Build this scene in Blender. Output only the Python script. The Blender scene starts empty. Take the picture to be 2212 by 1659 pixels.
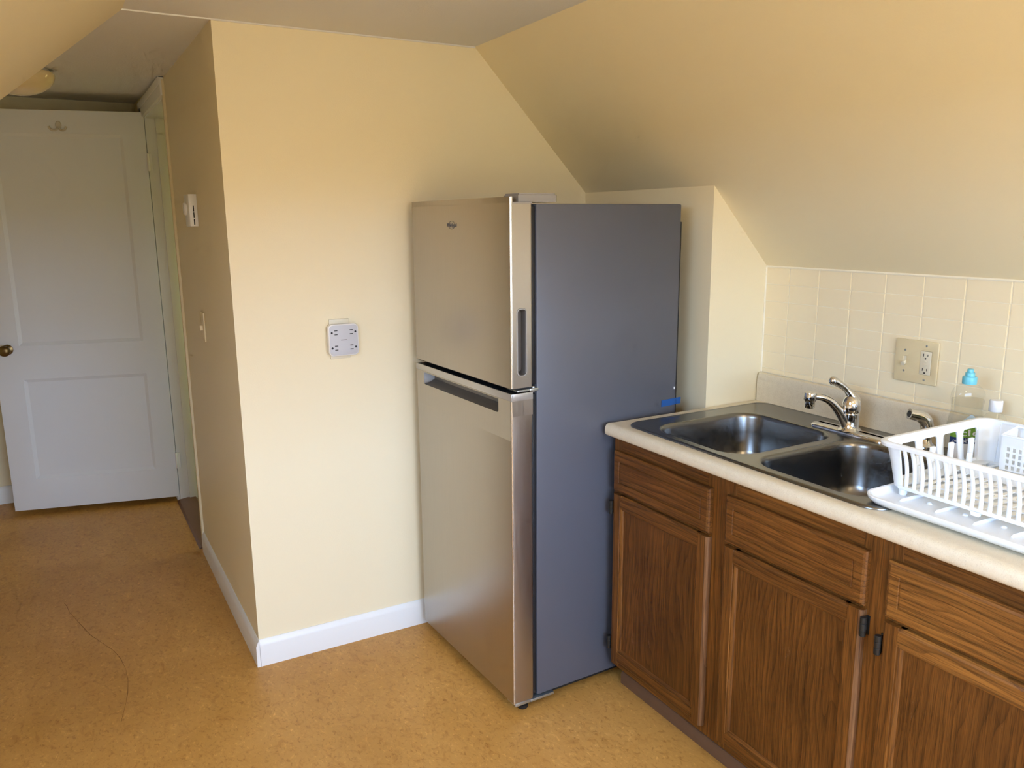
import bpy, bmesh, math, random
from mathutils import Matrix, Vector
random.seed(7)
SC = bpy.context.scene
COL = SC.collection
PI = math.pi

# ------------------------------------------------------------------ camera
CAM = Vector((-0.4925, -2.7112, 1.5392))
YAW, PITCH, ROLL, FPX = -0.5127, -0.2005, -0.0087, 1739.46
F = Vector((-math.sin(YAW)*math.cos(PITCH), math.cos(YAW)*math.cos(PITCH), math.sin(PITCH)))
R0 = Vector((math.cos(YAW), math.sin(YAW), 0)); U0 = R0.cross(F)
R = R0*math.cos(ROLL) + U0*math.sin(ROLL); U = -R0*math.sin(ROLL) + U0*math.cos(ROLL)
cd = bpy.data.cameras.new('camera'); cam = bpy.data.objects.new('camera', cd); COL.objects.link(cam)
M = Matrix.Identity(4)
for i in range(3):
    M[i][0], M[i][1], M[i][2], M[i][3] = R[i], U[i], -F[i], CAM[i]
cam.matrix_world = M
cd.sensor_width = 36; cd.lens = 36*FPX/2212; cd.clip_start = 0.02
SC.camera = cam

# ------------------------------------------------------------------ light and exposure
SC.view_settings.view_transform = 'Standard'; SC.view_settings.look = 'None'
SC.view_settings.exposure = -0.28; SC.view_settings.gamma = 1; SC.view_settings.use_curve_mapping = False
SC.cycles.use_denoising = True; SC.cycles.use_light_tree = False
SC.cycles.use_adaptive_sampling = True; SC.cycles.adaptive_threshold = 0.09; SC.cycles.adaptive_min_samples = 12
SC.cycles.max_bounces = 7; SC.cycles.diffuse_bounces = 5; SC.cycles.glossy_bounces = 3
SC.cycles.transparent_max_bounces = 12; SC.cycles.sample_clamp_indirect = 6
SKY, GROUND, SKY_POWER = (0.52, 0.75, 1.14), (0.22, 0.21, 0.17), 27.0
LAMP_POWER, LAMP_COLOR = 88.0, (1.0, 0.72, 0.40)
W = bpy.data.worlds.new('sky'); SC.world = W; W.use_nodes = True
nt = W.node_tree; bg = nt.nodes['Background']
tc = nt.nodes.new('ShaderNodeTexCoord'); sp = nt.nodes.new('ShaderNodeSeparateXYZ'); rp = nt.nodes.new('ShaderNodeValToRGB')
nt.links.new(tc.outputs['Generated'], sp.inputs[0]); nt.links.new(sp.outputs['Z'], rp.inputs[0]); nt.links.new(rp.outputs[0], bg.inputs['Color'])
rp.color_ramp.elements[0].position = 0.0; rp.color_ramp.elements[0].color = GROUND + (1,)
rp.color_ramp.elements[1].position = 0.02; rp.color_ramp.elements[1].color = SKY + (1,)
bg.inputs['Strength'].default_value = SKY_POWER
# window openings (x0,x1,z0,z1 in the wall behind the camera; y0,y1,z0,z1 in the bathroom's outer wall)
YF = -3.95
WIN1 = (-0.62, 1.12, 0.70, 1.74)
XBATH = 2.3
WIN2 = (1.20, 1.80, 1.15, 1.95)
FILL_SKYLIGHT = (-1.14, -0.61, -2.58, -1.66)     # x0,x1,y0,y1 of an unseen roof window added to light counter and tiles
def portal(name, loc, rot, sx, sy):
    d = bpy.data.lights.new(name, 'AREA'); d.shape = 'RECTANGLE'; d.size = sx; d.size_y = sy
    d.cycles.is_portal = True
    o = bpy.data.objects.new(name, d); COL.objects.link(o); o.location = loc; o.rotation_euler = rot
portal('daylight_portal', ((WIN1[0]+WIN1[1])/2, YF-0.13, (WIN1[2]+WIN1[3])/2), (PI/2, 0, 0), WIN1[1]-WIN1[0], WIN1[3]-WIN1[2])
portal('daylight_portal', (XBATH+0.13, (WIN2[0]+WIN2[1])/2, (WIN2[2]+WIN2[3])/2), (PI/2, 0, PI/2), WIN2[1]-WIN2[0], WIN2[3]-WIN2[2])

sm_x = (FILL_SKYLIGHT[0]+FILL_SKYLIGHT[1])/2
portal('daylight_portal', (sm_x-.09, (FILL_SKYLIGHT[2]+FILL_SKYLIGHT[3])/2, 2.144-0.82*(-0.242-sm_x)+.11), (0, -math.atan(0.82), 0), (FILL_SKYLIGHT[1]-FILL_SKYLIGHT[0])*1.29, FILL_SKYLIGHT[3]-FILL_SKYLIGHT[2])

# ------------------------------------------------------------------ helpers
def wm(o):
    m = o.matrix_basis.copy()
    return wm(o.parent) @ m if o.parent else m
def link(name, data, parent=None):
    o = bpy.data.objects.new(name, data); COL.objects.link(o)
    if parent: o.parent = parent
    return o
def tag(o, label=None, cat=None, group=None, kind=None):
    if label: o['label'] = label
    if cat: o['category'] = cat
    if group: o['group'] = group
    if kind: o['kind'] = kind
    return o
def thing(name, loc, label, cat, rz=0, group=None):
    o = link(name, None); o.location = loc; o.rotation_euler = (0, 0, rz); o.empty_display_size = 0.05
    return tag(o, label, cat, group)
def finish(me, mat, angle=32):
    me.materials.clear()
    if mat: me.materials.append(mat)
    for p in me.polygons: p.use_smooth = True; p.material_index = 0
    me.set_sharp_from_angle(angle=math.radians(angle))
def obj(name, bm, mat, parent=None, local=False, label=None, angle=32):
    if parent and not local: bm.transform(wm(parent).inverted())
    bmesh.ops.recalc_face_normals(bm, faces=bm.faces)
    me = bpy.data.meshes.new(name); bm.to_mesh(me); bm.free(); finish(me, mat, angle)
    o = link(name, me, parent)
    if label: o['label'] = label
    return o
def struct(name, bm, mat, parent=None, **k):
    o = obj(name, bm, mat, parent, **k)
    if not parent: o['kind'] = 'structure'
    return o
def B(): return bmesh.new()
def box(bm, x0, x1, y0, y1, z0, z1, bev=0, seg=2, m=None):
    r = bmesh.ops.create_cube(bm, size=1)
    vs = r['verts']
    for v in vs:
        v.co = Vector((x0+(x1-x0)*(v.co.x+.5), y0+(y1-y0)*(v.co.y+.5), z0+(z1-z0)*(v.co.z+.5)))
        if m: v.co = m @ v.co
    if bev:
        es = list({e for v in vs for e in v.link_edges})
        bmesh.ops.bevel(bm, geom=es, offset=bev, segments=seg, affect='EDGES', profile=0.5)
    return bm
def bx(*a, **k): return box(B(), *a, **k)
def prism(bm, pts, axis, a, b):
    """polygon pts (2D) extruded along axis 'X','Y','Z' from a to b; 2D order: X:(y,z) Y:(x,z) Z:(x,y)"""
    def P(p, t):
        return {'X': (t, p[0], p[1]), 'Y': (p[0], t, p[1]), 'Z': (p[0], p[1], t)}[axis]
    v0 = [bm.verts.new(P(p, a)) for p in pts]; v1 = [bm.verts.new(P(p, b)) for p in pts]
    n = len(pts)
    for i in range(n): bm.faces.new((v0[i], v0[(i+1) % n], v1[(i+1) % n], v1[i]))
    bm.faces.new(v0[::-1]); bm.faces.new(v1)
    return bm
def rrect(x0, x1, y0, y1, r, n=6):
    pts = []
    for cx, cy, a0 in ((x1-r, y1-r, 0), (x0+r, y1-r, PI/2), (x0+r, y0+r, PI), (x1-r, y0+r, 1.5*PI)):
        for i in range(n+1):
            a = a0+PI/2*i/n; pts.append((cx+r*math.cos(a), cy+r*math.sin(a)))
    return pts
def rings(bm, rs, cap0=False, cap1=False, closed=True):
    """skin a list of equal length rings"""
    V = [[bm.verts.new(p) for p in r] for r in rs]
    n = len(V[0])
    for a, b in zip(V[:-1], V[1:]):
        for i in range(n if closed else n-1):
            bm.faces.new((a[i], a[(i+1) % n], b[(i+1) % n], b[i]))
    if cap0: bm.faces.new(V[0][::-1])
    if cap1: bm.faces.new(V[-1])
    return bm
def lathe(bm, prof, c=(0, 0, 0), seg=32, sx=1, sy=1, m=None, cap0=True, cap1=True):
    rs = []
    for r, z in prof:
        ring = []
        for i in range(seg):
            a = 2*PI*i/seg
            p = Vector((c[0]+sx*r*math.cos(a), c[1]+sy*r*math.sin(a), c[2]+z))
            ring.append(m @ p if m else p)
        rs.append(ring)
    return rings(bm, rs, cap0, cap1)
def tube(bm, path, rad, seg=10, cap=True, closed=False, sy=1.0, up=Vector((0, 0, 1))):
    """round (or flattened) bar along path; rad number or list"""
    P = [Vector(p) for p in path]; n = len(P); rs = []
    for i, p in enumerate(P):
        a = P[i-1] if (i > 0 or closed) else P[0]; b = P[(i+1) % n] if (i < n-1 or closed) else P[-1]
        t = (b-a).normalized()
        s = t.cross(up)
        if s.length < 1e-4: s = t.cross(Vector((1, 0, 0)))
        s.normalize(); u = s.cross(t)
        r = rad[i] if isinstance(rad, (list, tuple)) else rad
        rs.append([p + s*r*math.cos(2*PI*k/seg) + u*r*sy*math.sin(2*PI*k/seg) for k in range(seg)])
    if closed: rs.append(rs[0])
    rings(bm, rs, cap and not closed, cap and not closed)
    if closed: bmesh.ops.remove_doubles(bm, verts=bm.verts, dist=1e-6)
    return bm
def bez(p0, p1, p2, p3, n=14):
    p0, p1, p2, p3 = map(Vector, (p0, p1, p2, p3)); out = []
    for i in range(n+1):
        t = i/n; s = 1-t
        out.append(p0*s**3 + p1*3*s*s*t + p2*3*s*t*t + p3*t**3)
    return out
def plate(outer, holes, thick, bev=0.0, m=None, res=2):
    """flat plate with holes (2D outlines) centred on z=0, as bmesh"""
    cu = bpy.data.curves.new('tmp', 'CURVE'); cu.dimensions = '2D'; cu.fill_mode = 'BOTH'
    cu.extrude = max(thick/2-bev, 1e-5); cu.bevel_depth = bev; cu.bevel_resolution = res; cu.offset = -bev
    for pts in [outer]+list(holes):
        s = cu.splines.new('POLY'); s.points.add(len(pts)-1); s.use_cyclic_u = True
        for q, p in zip(s.points, pts): q.co = (p[0], p[1], 0, 1)
    o = bpy.data.objects.new('tmp', cu); COL.objects.link(o)
    dg = bpy.context.evaluated_depsgraph_get(); me = bpy.data.meshes.new_from_object(o.evaluated_get(dg))
    bm = B(); bm.from_mesh(me); bpy.data.objects.remove(o); bpy.data.curves.remove(cu); bpy.data.meshes.remove(me)
    bmesh.ops.remove_doubles(bm, verts=bm.verts, dist=1e-6)
    if m: bm.transform(m)
    return bm
def text(s, width, thick, m, bold=0.0, spacing=1.0):
    cu = bpy.data.curves.new('tmp', 'FONT'); cu.body = s; cu.align_x = 'CENTER'; cu.align_y = 'CENTER'
    cu.extrude = 0.01; cu.offset = bold; cu.space_character = spacing; cu.resolution_u = 3
    o = bpy.data.objects.new('tmp', cu); COL.objects.link(o)
    dg = bpy.context.evaluated_depsgraph_get(); me = bpy.data.meshes.new_from_object(o.evaluated_get(dg))
    bm = B(); bm.from_mesh(me); bpy.data.objects.remove(o); bpy.data.curves.remove(cu); bpy.data.meshes.remove(me)
    xs = [v.co.x for v in bm.verts]; k = width/(max(xs)-min(xs)); c = (max(xs)+min(xs))/2
    for v in bm.verts: v.co = Vector(((v.co.x-c)*k, v.co.y*k, v.co.z/0.01*thick/2))
    bm.transform(m)
    return bm
def frame(o, xa, ya):
    """matrix placing local xy plane: xa, ya world directions, origin o"""
    xa = Vector(xa).normalized(); ya = Vector(ya).normalized(); za = xa.cross(ya)
    m = Matrix.Identity(4)
    for i in range(3): m[i][0], m[i][1], m[i][2], m[i][3] = xa[i], ya[i], za[i], o[i]
    return m
def share(o, loc, parent=None):
    c = o.copy(); COL.objects.link(c); c.parent = parent or o.parent; c.location = loc
    return c

# ------------------------------------------------------------------ materials
def newmat(name):
    m = bpy.data.materials.new(name); m.use_nodes = True
    return m, m.node_tree, m.node_tree.nodes['Principled BSDF']
def N(nt, t, **k):
    n = nt.nodes.new('ShaderNode'+t)
    for a, v in k.items():
        if hasattr(n, a): setattr(n, a, v)
        else: n.inputs[a.replace('_', ' ')].default_value = v
    return n
def simple(name, col, rough=0.5, metal=0.0, bump=0.0, bscale=300, spec=0.5, coat=0.0):
    m, nt, p = newmat(name)
    p.inputs['Base Color'].default_value = (*col, 1); p.inputs['Roughness'].default_value = rough
    p.inputs['Metallic'].default_value = metal; p.inputs['Specular IOR Level'].default_value = spec
    p.inputs['Coat Weight'].default_value = coat
    if bump:
        tc = N(nt, 'TexCoord'); no = N(nt, 'TexNoise', Scale=bscale, Detail=3.0); b = N(nt, 'Bump', Strength=bump, Distance=0.002)
        nt.links.new(tc.outputs['Object'], no.inputs['Vector']); nt.links.new(no.outputs['Fac'], b.inputs['Height']); nt.links.new(b.outputs[0], p.inputs['Normal'])
    return m
def ramp(nt, src, stops):
    r = N(nt, 'ValToRGB'); cr = r.color_ramp
    while len(cr.elements) < len(stops): cr.elements.new(0.5)
    for e, (pos, c) in zip(cr.elements, stops):
        e.position = pos; e.color = (*c, 1) if len(c) == 3 else c
    nt.links.new(src, r.inputs[0])
    return r
def mixc(nt, fac, a, b, mode='MIX'):
    n = nt.nodes.new('ShaderNodeMix'); n.data_type = 'RGBA'; n.blend_type = mode
    for s, v in ((n.inputs[0], fac), (n.inputs[6], a), (n.inputs[7], b)):
        if hasattr(v, 'links') or hasattr(v, 'is_linked'): nt.links.new(v, s)
        elif isinstance(v, (int, float)): s.default_value = v
        else: s.default_value = (*v, 1)
    return n.outputs[2]
def oak(name, grain, base=(0.195, 0.074, 0.0125), dark=(0.048, 0.015, 0.003), wave=1.0, rough=0.38, bend=0.5, ringmix=0.6):
    """stained oak, grain along axis 0/1/2"""
    m, nt, p = newmat(name); L = nt.links
    tc = N(nt, 'TexCoord')
    def mapped(sa, sl):
        mp = N(nt, 'Mapping'); s = [sa]*3; s[grain] = sl; mp.inputs['Scale'].default_value = s
        L.new(tc.outputs['Object'], mp.inputs['Vector']); return mp.outputs[0]
    ax = 1 if grain != 1 else 2
    warp = N(nt, 'TexNoise', Scale=1.0, Detail=2.0, Roughness=0.5); L.new(mapped(7.0, 1.6), warp.inputs['Vector'])
    sep = N(nt, 'SeparateXYZ'); L.new(tc.outputs['Object'], sep.inputs[0])
    def math_(op, a, b):
        n = N(nt, 'Math'); n.operation = op
        for i, v in enumerate((a, b)):
            if isinstance(v, (int, float)): n.inputs[i].default_value = v
            else: L.new(v, n.inputs[i])
        return n.outputs[0]
    # growth rings: distance across the board bent by a slow stretched noise gives cathedral arches
    ph = math_('ADD', math_('MULTIPLY', sep.outputs['XYZ'[ax]], 62.0*wave), math_('MULTIPLY', warp.outputs['Fac'], 13.0*bend))
    saw = math_('FRACT', ph, 0.0)
    r1 = ramp(nt, saw, [(0.0, dark), (0.16, tuple(0.55*b+0.45*d for b, d in zip(base, dark))), (0.42, tuple(0.9*b+0.1*d for b, d in zip(base, dark))), (0.85, tuple(1.08*b for b in base)), (1.0, tuple(0.8*b+0.2*d for b, d in zip(base, dark)))])
    streak = N(nt, 'TexNoise', Scale=1.0, Detail=4.0, Roughness=0.6); L.new(mapped(95.0, 2.2), streak.inputs['Vector'])
    rs_ = ramp(nt, streak.outputs['Fac'], [(0.32, (0.62, 0.58, 0.54)), (0.68, (1.15, 1.15, 1.15))])
    c0 = mixc(nt, ringmix, base, r1.outputs[0])
    c0 = mixc(nt, 0.9, c0, rs_.outputs[0], 'MULTIPLY')
    pores = N(nt, 'TexNoise', Scale=1.0, Detail=3.0, Roughness=0.65); L.new(mapped(420.0, 9.0), pores.inputs['Vector'])
    rp_ = ramp(nt, pores.outputs['Fac'], [(0.38, (0.50, 0.46, 0.44)), (0.52, (1, 1, 1))])
    c = mixc(nt, 0.8, c0, rp_.outputs[0], 'MULTIPLY')
    big = N(nt, 'TexNoise', Scale=3.2, Detail=2.0); L.new(tc.outputs['Object'], big.inputs['Vector'])
    rb = ramp(nt, big.outputs['Fac'], [(0.35, (0.78, 0.76, 0.74)), (0.65, (1.12, 1.12, 1.12))])
    c = mixc(nt, 1.0, c, rb.outputs[0], 'MULTIPLY')
    wear = N(nt, 'TexNoise', Scale=1.0, Detail=6.0, Roughness=0.7); L.new(mapped(38.0, 11.0), wear.inputs['Vector'])
    rw = ramp(nt, wear.outputs['Fac'], [(0.66, (0, 0, 0)), (0.76, (0.35, 0.35, 0.35))])
    c = mixc(nt, rw.outputs[0], c, (0.33, 0.19, 0.10))
    L.new(c, p.inputs['Base Color']); p.inputs['Roughness'].default_value = rough+.06; p.inputs['Specular IOR Level'].default_value = 0.35
    b = N(nt, 'Bump', Strength=0.25, Distance=0.001); L.new(pores.outputs['Fac'], b.inputs['Height']); L.new(b.outputs[0], p.inputs['Normal'])
    return m
def linoleum():
    m, nt, p = newmat('linoleum'); L = nt.links; tc = N(nt, 'TexCoord')
    mp = N(nt, 'Mapping'); mp.inputs['Scale'].default_value = (1.0, 0.62, 1); mp.inputs['Rotation'].default_value = (0, 0, 0.5); L.new(tc.outputs['Object'], mp.inputs['Vector'])
    n1 = N(nt, 'TexNoise', Scale=3.0, Detail=5.0, Roughness=0.6, Distortion=0.6); L.new(mp.outputs[0], n1.inputs['Vector'])
    n2 = N(nt, 'TexNoise', Scale=34.0, Detail=5.0, Roughness=0.65, Distortion=1.2); L.new(mp.outputs[0], n2.inputs['Vector'])
    n3 = N(nt, 'TexNoise', Scale=95.0, Detail=3.0, Roughness=0.6, Distortion=0.8); L.new(mp.outputs[0], n3.inputs['Vector'])
    a = ramp(nt, n1.outputs['Fac'], [(0.3, (0.50, 0.245, 0.050)), (0.7, (0.62, 0.325, 0.085))])
    f = ramp(nt, n2.outputs['Fac'], [(0.34, (0.80, 0.73, 0.64)), (0.47, (1, 1, 1)), (0.58, (1, 1, 1)), (0.70, (1.22, 1.25, 1.35))])
    g = ramp(nt, n3.outputs['Fac'], [(0.32, (0.70, 0.62, 0.52)), (0.43, (1, 1, 1)), (0.62, (1, 1, 1)), (0.70, (1.3, 1.35, 1.5))])
    c = mixc(nt, 0.8, a.outputs[0], f.outputs[0], 'MULTIPLY'); c = mixc(nt, 0.8, c, g.outputs[0], 'MULTIPLY')
    L.new(c, p.inputs['Base Color']); p.inputs['Roughness'].default_value = 0.42; p.inputs['Specular IOR Level'].default_value = 0.35
    return m
def laminate():
    m, nt, p = newmat('laminate'); L = nt.links; tc = N(nt, 'TexCoord')
    n1 = N(nt, 'TexNoise', Scale=420.0, Detail=3.0, Roughness=0.6); L.new(tc.outputs['Object'], n1.inputs['Vector'])
    n2 = N(nt, 'TexNoise', Scale=60.0, Detail=4.0); L.new(tc.outputs['Object'], n2.inputs['Vector'])
    a = ramp(nt, n2.outputs['Fac'], [(0.3, (0.71, 0.63, 0.475)), (0.7, (0.75, 0.675, 0.52))])
    b = ramp(nt, n1.outputs['Fac'], [(0.33, (0.82, 0.79, 0.75)), (0.45, (1, 1, 1)), (0.62, (1, 1, 1)), (0.70, (1.2, 1.2, 1.2))])
    c = mixc(nt, 0.7, a.outputs[0], b.outputs[0], 'MULTIPLY'); L.new(c, p.inputs['Base Color'])
    p.inputs['Roughness'].default_value = 0.38
    return m
def brushed(name, col, rough, axis, metal=1.0, amount=0.06):
    m, nt, p = newmat(name); L = nt.links; tc = N(nt, 'TexCoord')
    mp = N(nt, 'Mapping'); s = [700.0]*3; s[axis] = 6.0; mp.inputs['Scale'].default_value = s; L.new(tc.outputs['Object'], mp.inputs['Vector'])
    n = N(nt, 'TexNoise', Scale=1.0, Detail=2.0); L.new(mp.outputs[0], n.inputs['Vector'])
    r = ramp(nt, n.outputs['Fac'], [(0.3, (rough-amount,)*3), (0.7, (rough+amount,)*3)]); L.new(r.outputs[0], p.inputs['Roughness'])
    p.inputs['Base Color'].default_value = (*col, 1); p.inputs['Metallic'].default_value = metal
    return m
def clear(name, tint, refl=0.5):
    """thin clear plastic: see-through, glossy at grazing angles on its outer side"""
    m = bpy.data.materials.new(name); m.use_nodes = True; nt = m.node_tree; nt.nodes.clear(); L = nt.links
    out = N(nt, 'OutputMaterial'); tr = N(nt, 'BsdfTransparent'); gl = N(nt, 'BsdfGlossy'); mx = N(nt, 'MixShader'); fr = N(nt, 'Fresnel', IOR=1.45)
    geo = N(nt, 'NewGeometry'); inv = N(nt, 'Math'); inv.operation = 'SUBTRACT'; inv.inputs[0].default_value = 1.0; L.new(geo.outputs['Backfacing'], inv.inputs[1])
    m1 = N(nt, 'Math'); m1.operation = 'MULTIPLY'; L.new(fr.outputs[0], m1.inputs[0]); L.new(inv.outputs[0], m1.inputs[1])
    m2 = N(nt, 'Math'); m2.operation = 'MULTIPLY'; L.new(m1.outputs[0], m2.inputs[0]); m2.inputs[1].default_value = refl
    tr.inputs[0].default_value = (*tint, 1); gl.inputs['Roughness'].default_value = 0.04
    L.new(m2.outputs[0], mx.inputs[0]); L.new(tr.outputs[0], mx.inputs[1]); L.new(gl.outputs[0], mx.inputs[2]); L.new(mx.outputs[0], out.inputs[0])
    return m
def bath_mosaic():
    m, nt, p = newmat('bath_mosaic'); L = nt.links; tc = N(nt, 'TexCoord')
    v = N(nt, 'TexVoronoi', Scale=26.0); L.new(tc.outputs['Object'], v.inputs['Vector'])
    r = ramp(nt, v.outputs['Color'], [(0.2, (0.10, 0.11, 0.10)), (0.5, (0.22, 0.24, 0.22)), (0.8, (0.55, 0.57, 0.50))]); L.new(r.outputs[0], p.inputs['Base Color'])
    p.inputs['Roughness'].default_value = 0.3
    return m

PAINT = simple('yellow_wall_paint', (0.88, 0.775, 0.535), 0.48, bump=0.12, bscale=220, spec=0.35)
CEIL = simple('ceiling_paint', (0.78, 0.77, 0.76), 0.7, bump=0.5, bscale=160, spec=0.2)
WHITE = simple('white_trim_paint', (0.84, 0.84, 0.82), 0.35, bump=0.06, bscale=60)
BATHW = simple('pale_green_paint', (0.78, 0.78, 0.52), 0.5)
DOORW = simple('white_door_paint', (0.81, 0.825, 0.85), 0.38, bump=0.08, bscale=90)
FLOOR = linoleum()
TILE = simple('cream_tile', (0.92, 0.80, 0.555), 0.26, bump=0.03, bscale=25)
GROUT = simple('pale_grout', (0.95, 0.88, 0.70), 0.8)
LAM = laminate()
OAKV = oak('oak_upright_grain', 2)
OAKH = oak('oak_level_grain', 1, base=(0.200, 0.076, 0.013), dark=(0.052, 0.016, 0.003))
OAKG = oak('oak_lit_golden_board', 1, base=(0.30, 0.125, 0.024), dark=(0.070, 0.024, 0.005), bend=0.8)  # more golden board; part of its brightness is light painted into the colour
OAKP = oak('oak_panel_grain', 2, base=(0.165, 0.062, 0.0105), dark=(0.042, 0.013, 0.0025), wave=1.0, bend=1.0, ringmix=0.55)
OAKW = oak('oak_worn_edge', 2, base=(0.22, 0.105, 0.042), dark=(0.085, 0.035, 0.012))
TOE2 = simple('worn_shoe_strip', (0.15, 0.078, 0.042), 0.5, bump=0.1)
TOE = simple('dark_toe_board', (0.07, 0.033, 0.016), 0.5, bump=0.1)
STEEL = brushed('sink_steel', (0.225, 0.225, 0.222), 0.26, 1, amount=0.012)
FRONT = brushed('fridge_front_steel', (0.48, 0.445, 0.40), 0.36, 2)
EDGE = simple('fridge_bright_edge', (0.80, 0.77, 0.73), 0.2, 0.9)
SIDE = simple('fridge_grey_paint', (0.114, 0.121, 0.148), 0.40, 0.25, bump=0.05, bscale=500)
GREYP = simple('grey_plastic', (0.30, 0.28, 0.26), 0.45)
STRIP = simple('silver_strip', (0.55, 0.54, 0.52), 0.28, 0.6)
RIMG = simple('silver_grey_plastic', (0.42, 0.41, 0.40), 0.35, 0.4)
BLACK = simple('black_rubber', (0.012, 0.012, 0.014), 0.5)
POCKET = simple('pocket_plastic', (0.17, 0.155, 0.14), 0.4, 0.3)
CHROME = simple('chrome', (0.72, 0.72, 0.73), 0.06, 1.0)
RACK = simple('white_plastic', (0.88, 0.93, 0.98), 0.36)
IVORY = simple('ivory_plastic', (0.74, 0.62, 0.38), 0.35)
IVORY2 = simple('pale_ivory_plastic', (0.78, 0.71, 0.54), 0.35)
ADAPT = simple('cool_white_plastic', (0.57, 0.575, 0.61), 0.4)
ADAPT2 = simple('gloss_white_plastic', (0.84, 0.83, 0.82), 0.25)
SLOT = simple('slot_black', (0.008, 0.008, 0.01), 0.6)
BRASS = simple('aged_brass', (0.20, 0.13, 0.05), 0.32, 0.9)
IRON = simple('blackened_hinge', (0.028, 0.027, 0.024), 0.4, 0.5)
GALV = simple('zinc_steel', (0.55, 0.60, 0.62), 0.3, 0.9)
TAPE = simple('blue_tape', (0.010, 0.085, 0.30), 0.6)
CYAN = simple('cyan_cap', (0.16, 0.56, 0.70), 0.35)
PET = clear('clear_bottle', (0.96, 0.965, 0.96), 0.9)
SOAP = clear('clear_soap', (0.94, 0.935, 0.91), 0.8)
LBL_BLUE = simple('label_pale_blue', (0.36, 0.48, 0.58), 0.4)
LBL_NAVY = simple('label_navy', (0.012, 0.035, 0.13), 0.4)
LBL_GREEN = simple('label_green', (0.17, 0.36, 0.03), 0.4)
LBL_WHITE = simple('label_white', (0.82, 0.83, 0.85), 0.4)
GREYTXT = simple('grey_print', (0.16, 0.16, 0.17), 0.5)
GLOBE = simple('opal_glass', (0.88, 0.72, 0.42), 0.12, coat=0.5)
CRACK = simple('crack_dark', (0.22, 0.10, 0.025), 0.8)
OAKT = simple('threshold_wood', (0.22, 0.10, 0.045), 0.4, bump=0.1)
HOOK = simple('cream_enamel', (0.62, 0.57, 0.48), 0.3)
GLASS = clear('window_glass', (0.97, 0.98, 0.98))

# ------------------------------------------------------------------ room shell
H = 2.144
X1, XK, ZK, YB, XS, ZS = 0.894, 1.376, 1.643, -0.723, 1.628, 1.377
XL = -1.75           # far left
XW = 1.6304           # plaster behind the tiles
YE = 2.46            # end of hall
SL = (H-ZK)/(XK-X1)
def zr(x): return H-SL*(x-X1)
# floor
f = struct('floor', prism(B(), [(XL, YF), (1.8, YF), (1.8, 0.05), (0.055, 0.05), (0.055, YE), (XL, YE)], 'Z', -0.06, 0.0), FLOOR)
cr = [(-0.60, 0.90), (-0.59, .86), (-.583, .80), (-.552, .68), (-.517, .547), (-.478, .45), (-.448, .377), (-.429, .30), (-.419, .215), (-.418, .13), (-.425, .05), (-.436, -.016), (-.457, -.118)]
bm = B()
left, right = [], []
for i, (x, y) in enumerate(cr):
    a = Vector(cr[max(i-1, 0)]); b = Vector(cr[min(i+1, len(cr)-1)]); t = (b-a).normalized(); n = Vector((-t.y, t.x)); w = 0.0006+0.0004*math.sin(i*2.1)
    left.append((x+n.x*w, y+n.y*w)); right.append((x-n.x*w, y-n.y*w))
rings(bm, [[(l[0], l[1], 0.0002), (l[0], l[1], 0.0007), (r[0], r[1], 0.0007), (r[0], r[1], 0.0002)] for l, r in zip(left, right)], True, True)
obj('crack', bm, CRACK, f, label='thin dark crack wandering across the linoleum')
struct('floor', bx(0.055, XBATH, 0.05, YE, -0.06, 0.004), bath_mosaic())
# ceiling: flat, with a small rise towards the end of the hall as in the photograph
bm = B()
secs = [(0.0, H), (1.05, 2.148), (YE+.1, 2.203)]
rings(bm, [[(XL-.1, y, z), (X1+.02, y, z), (X1+.02, y, z+.12), (XL-.1, y, z+.12)] for y, z in secs], True, True)
box(bm, -0.242, X1+.02, YF, 0.0, H, H+.12)
ce = struct('ceiling', bm, CEIL)
obj('joint_bead', tube(B(), [(-0.26, -0.004, H-.0005), (-0.14, -0.002, H-.001), (0.0, -0.004, H-.0005)], 0.0035, 6), WHITE, ce)
obj('joint_bead', tube(B(), [(0.0, -0.003, H-.001), (0.5, -0.003, H-.001), (X1, -0.003, H-.001)], 0.004, 6), CEIL, ce)
# bathroom ceiling
struct('ceiling', bx(0.0, XBATH+.1, 0.0, YE, 2.204, 2.30), CEIL)
# slopes
struct('ceiling_slope_right', prism(B(), [(X1, H), (1.76, zr(1.76)), (1.9, zr(1.76)), (1.9, H+.25), (X1, H+.25)], 'Y', YF, 0.0), PAINT)
SL2 = 0.82
xl0 = -0.242
def zl(x): return H-SL2*(xl0-x)
SKX0, SKX1, SKY0, SKY1 = FILL_SKYLIGHT
def lslab(bm, xa, xb, ya, yb_):
    return prism(bm, [(xb, zl(xb)), (xa, zl(xa)), (xa, zl(xa)+.13), (xb, zl(xb)+.13)], 'Y', ya, yb_)
bm = B(); lslab(bm, -1.5, xl0, YF, SKY0); lslab(bm, -1.5, xl0, SKY1, -.002); lslab(bm, -1.5, SKX0, SKY0, SKY1); lslab(bm, SKX1, xl0, SKY0, SKY1)
struct('ceiling_slope_left', bm, PAINT)
struct('wall_gusset', prism(B(), [(xl0+.02, H+.10), (-1.5, zl(-1.5)+.10), (-1.5, H+.12), (xl0+.02, H+.12)], 'Y', -.10, -.003), PAINT)
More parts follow.
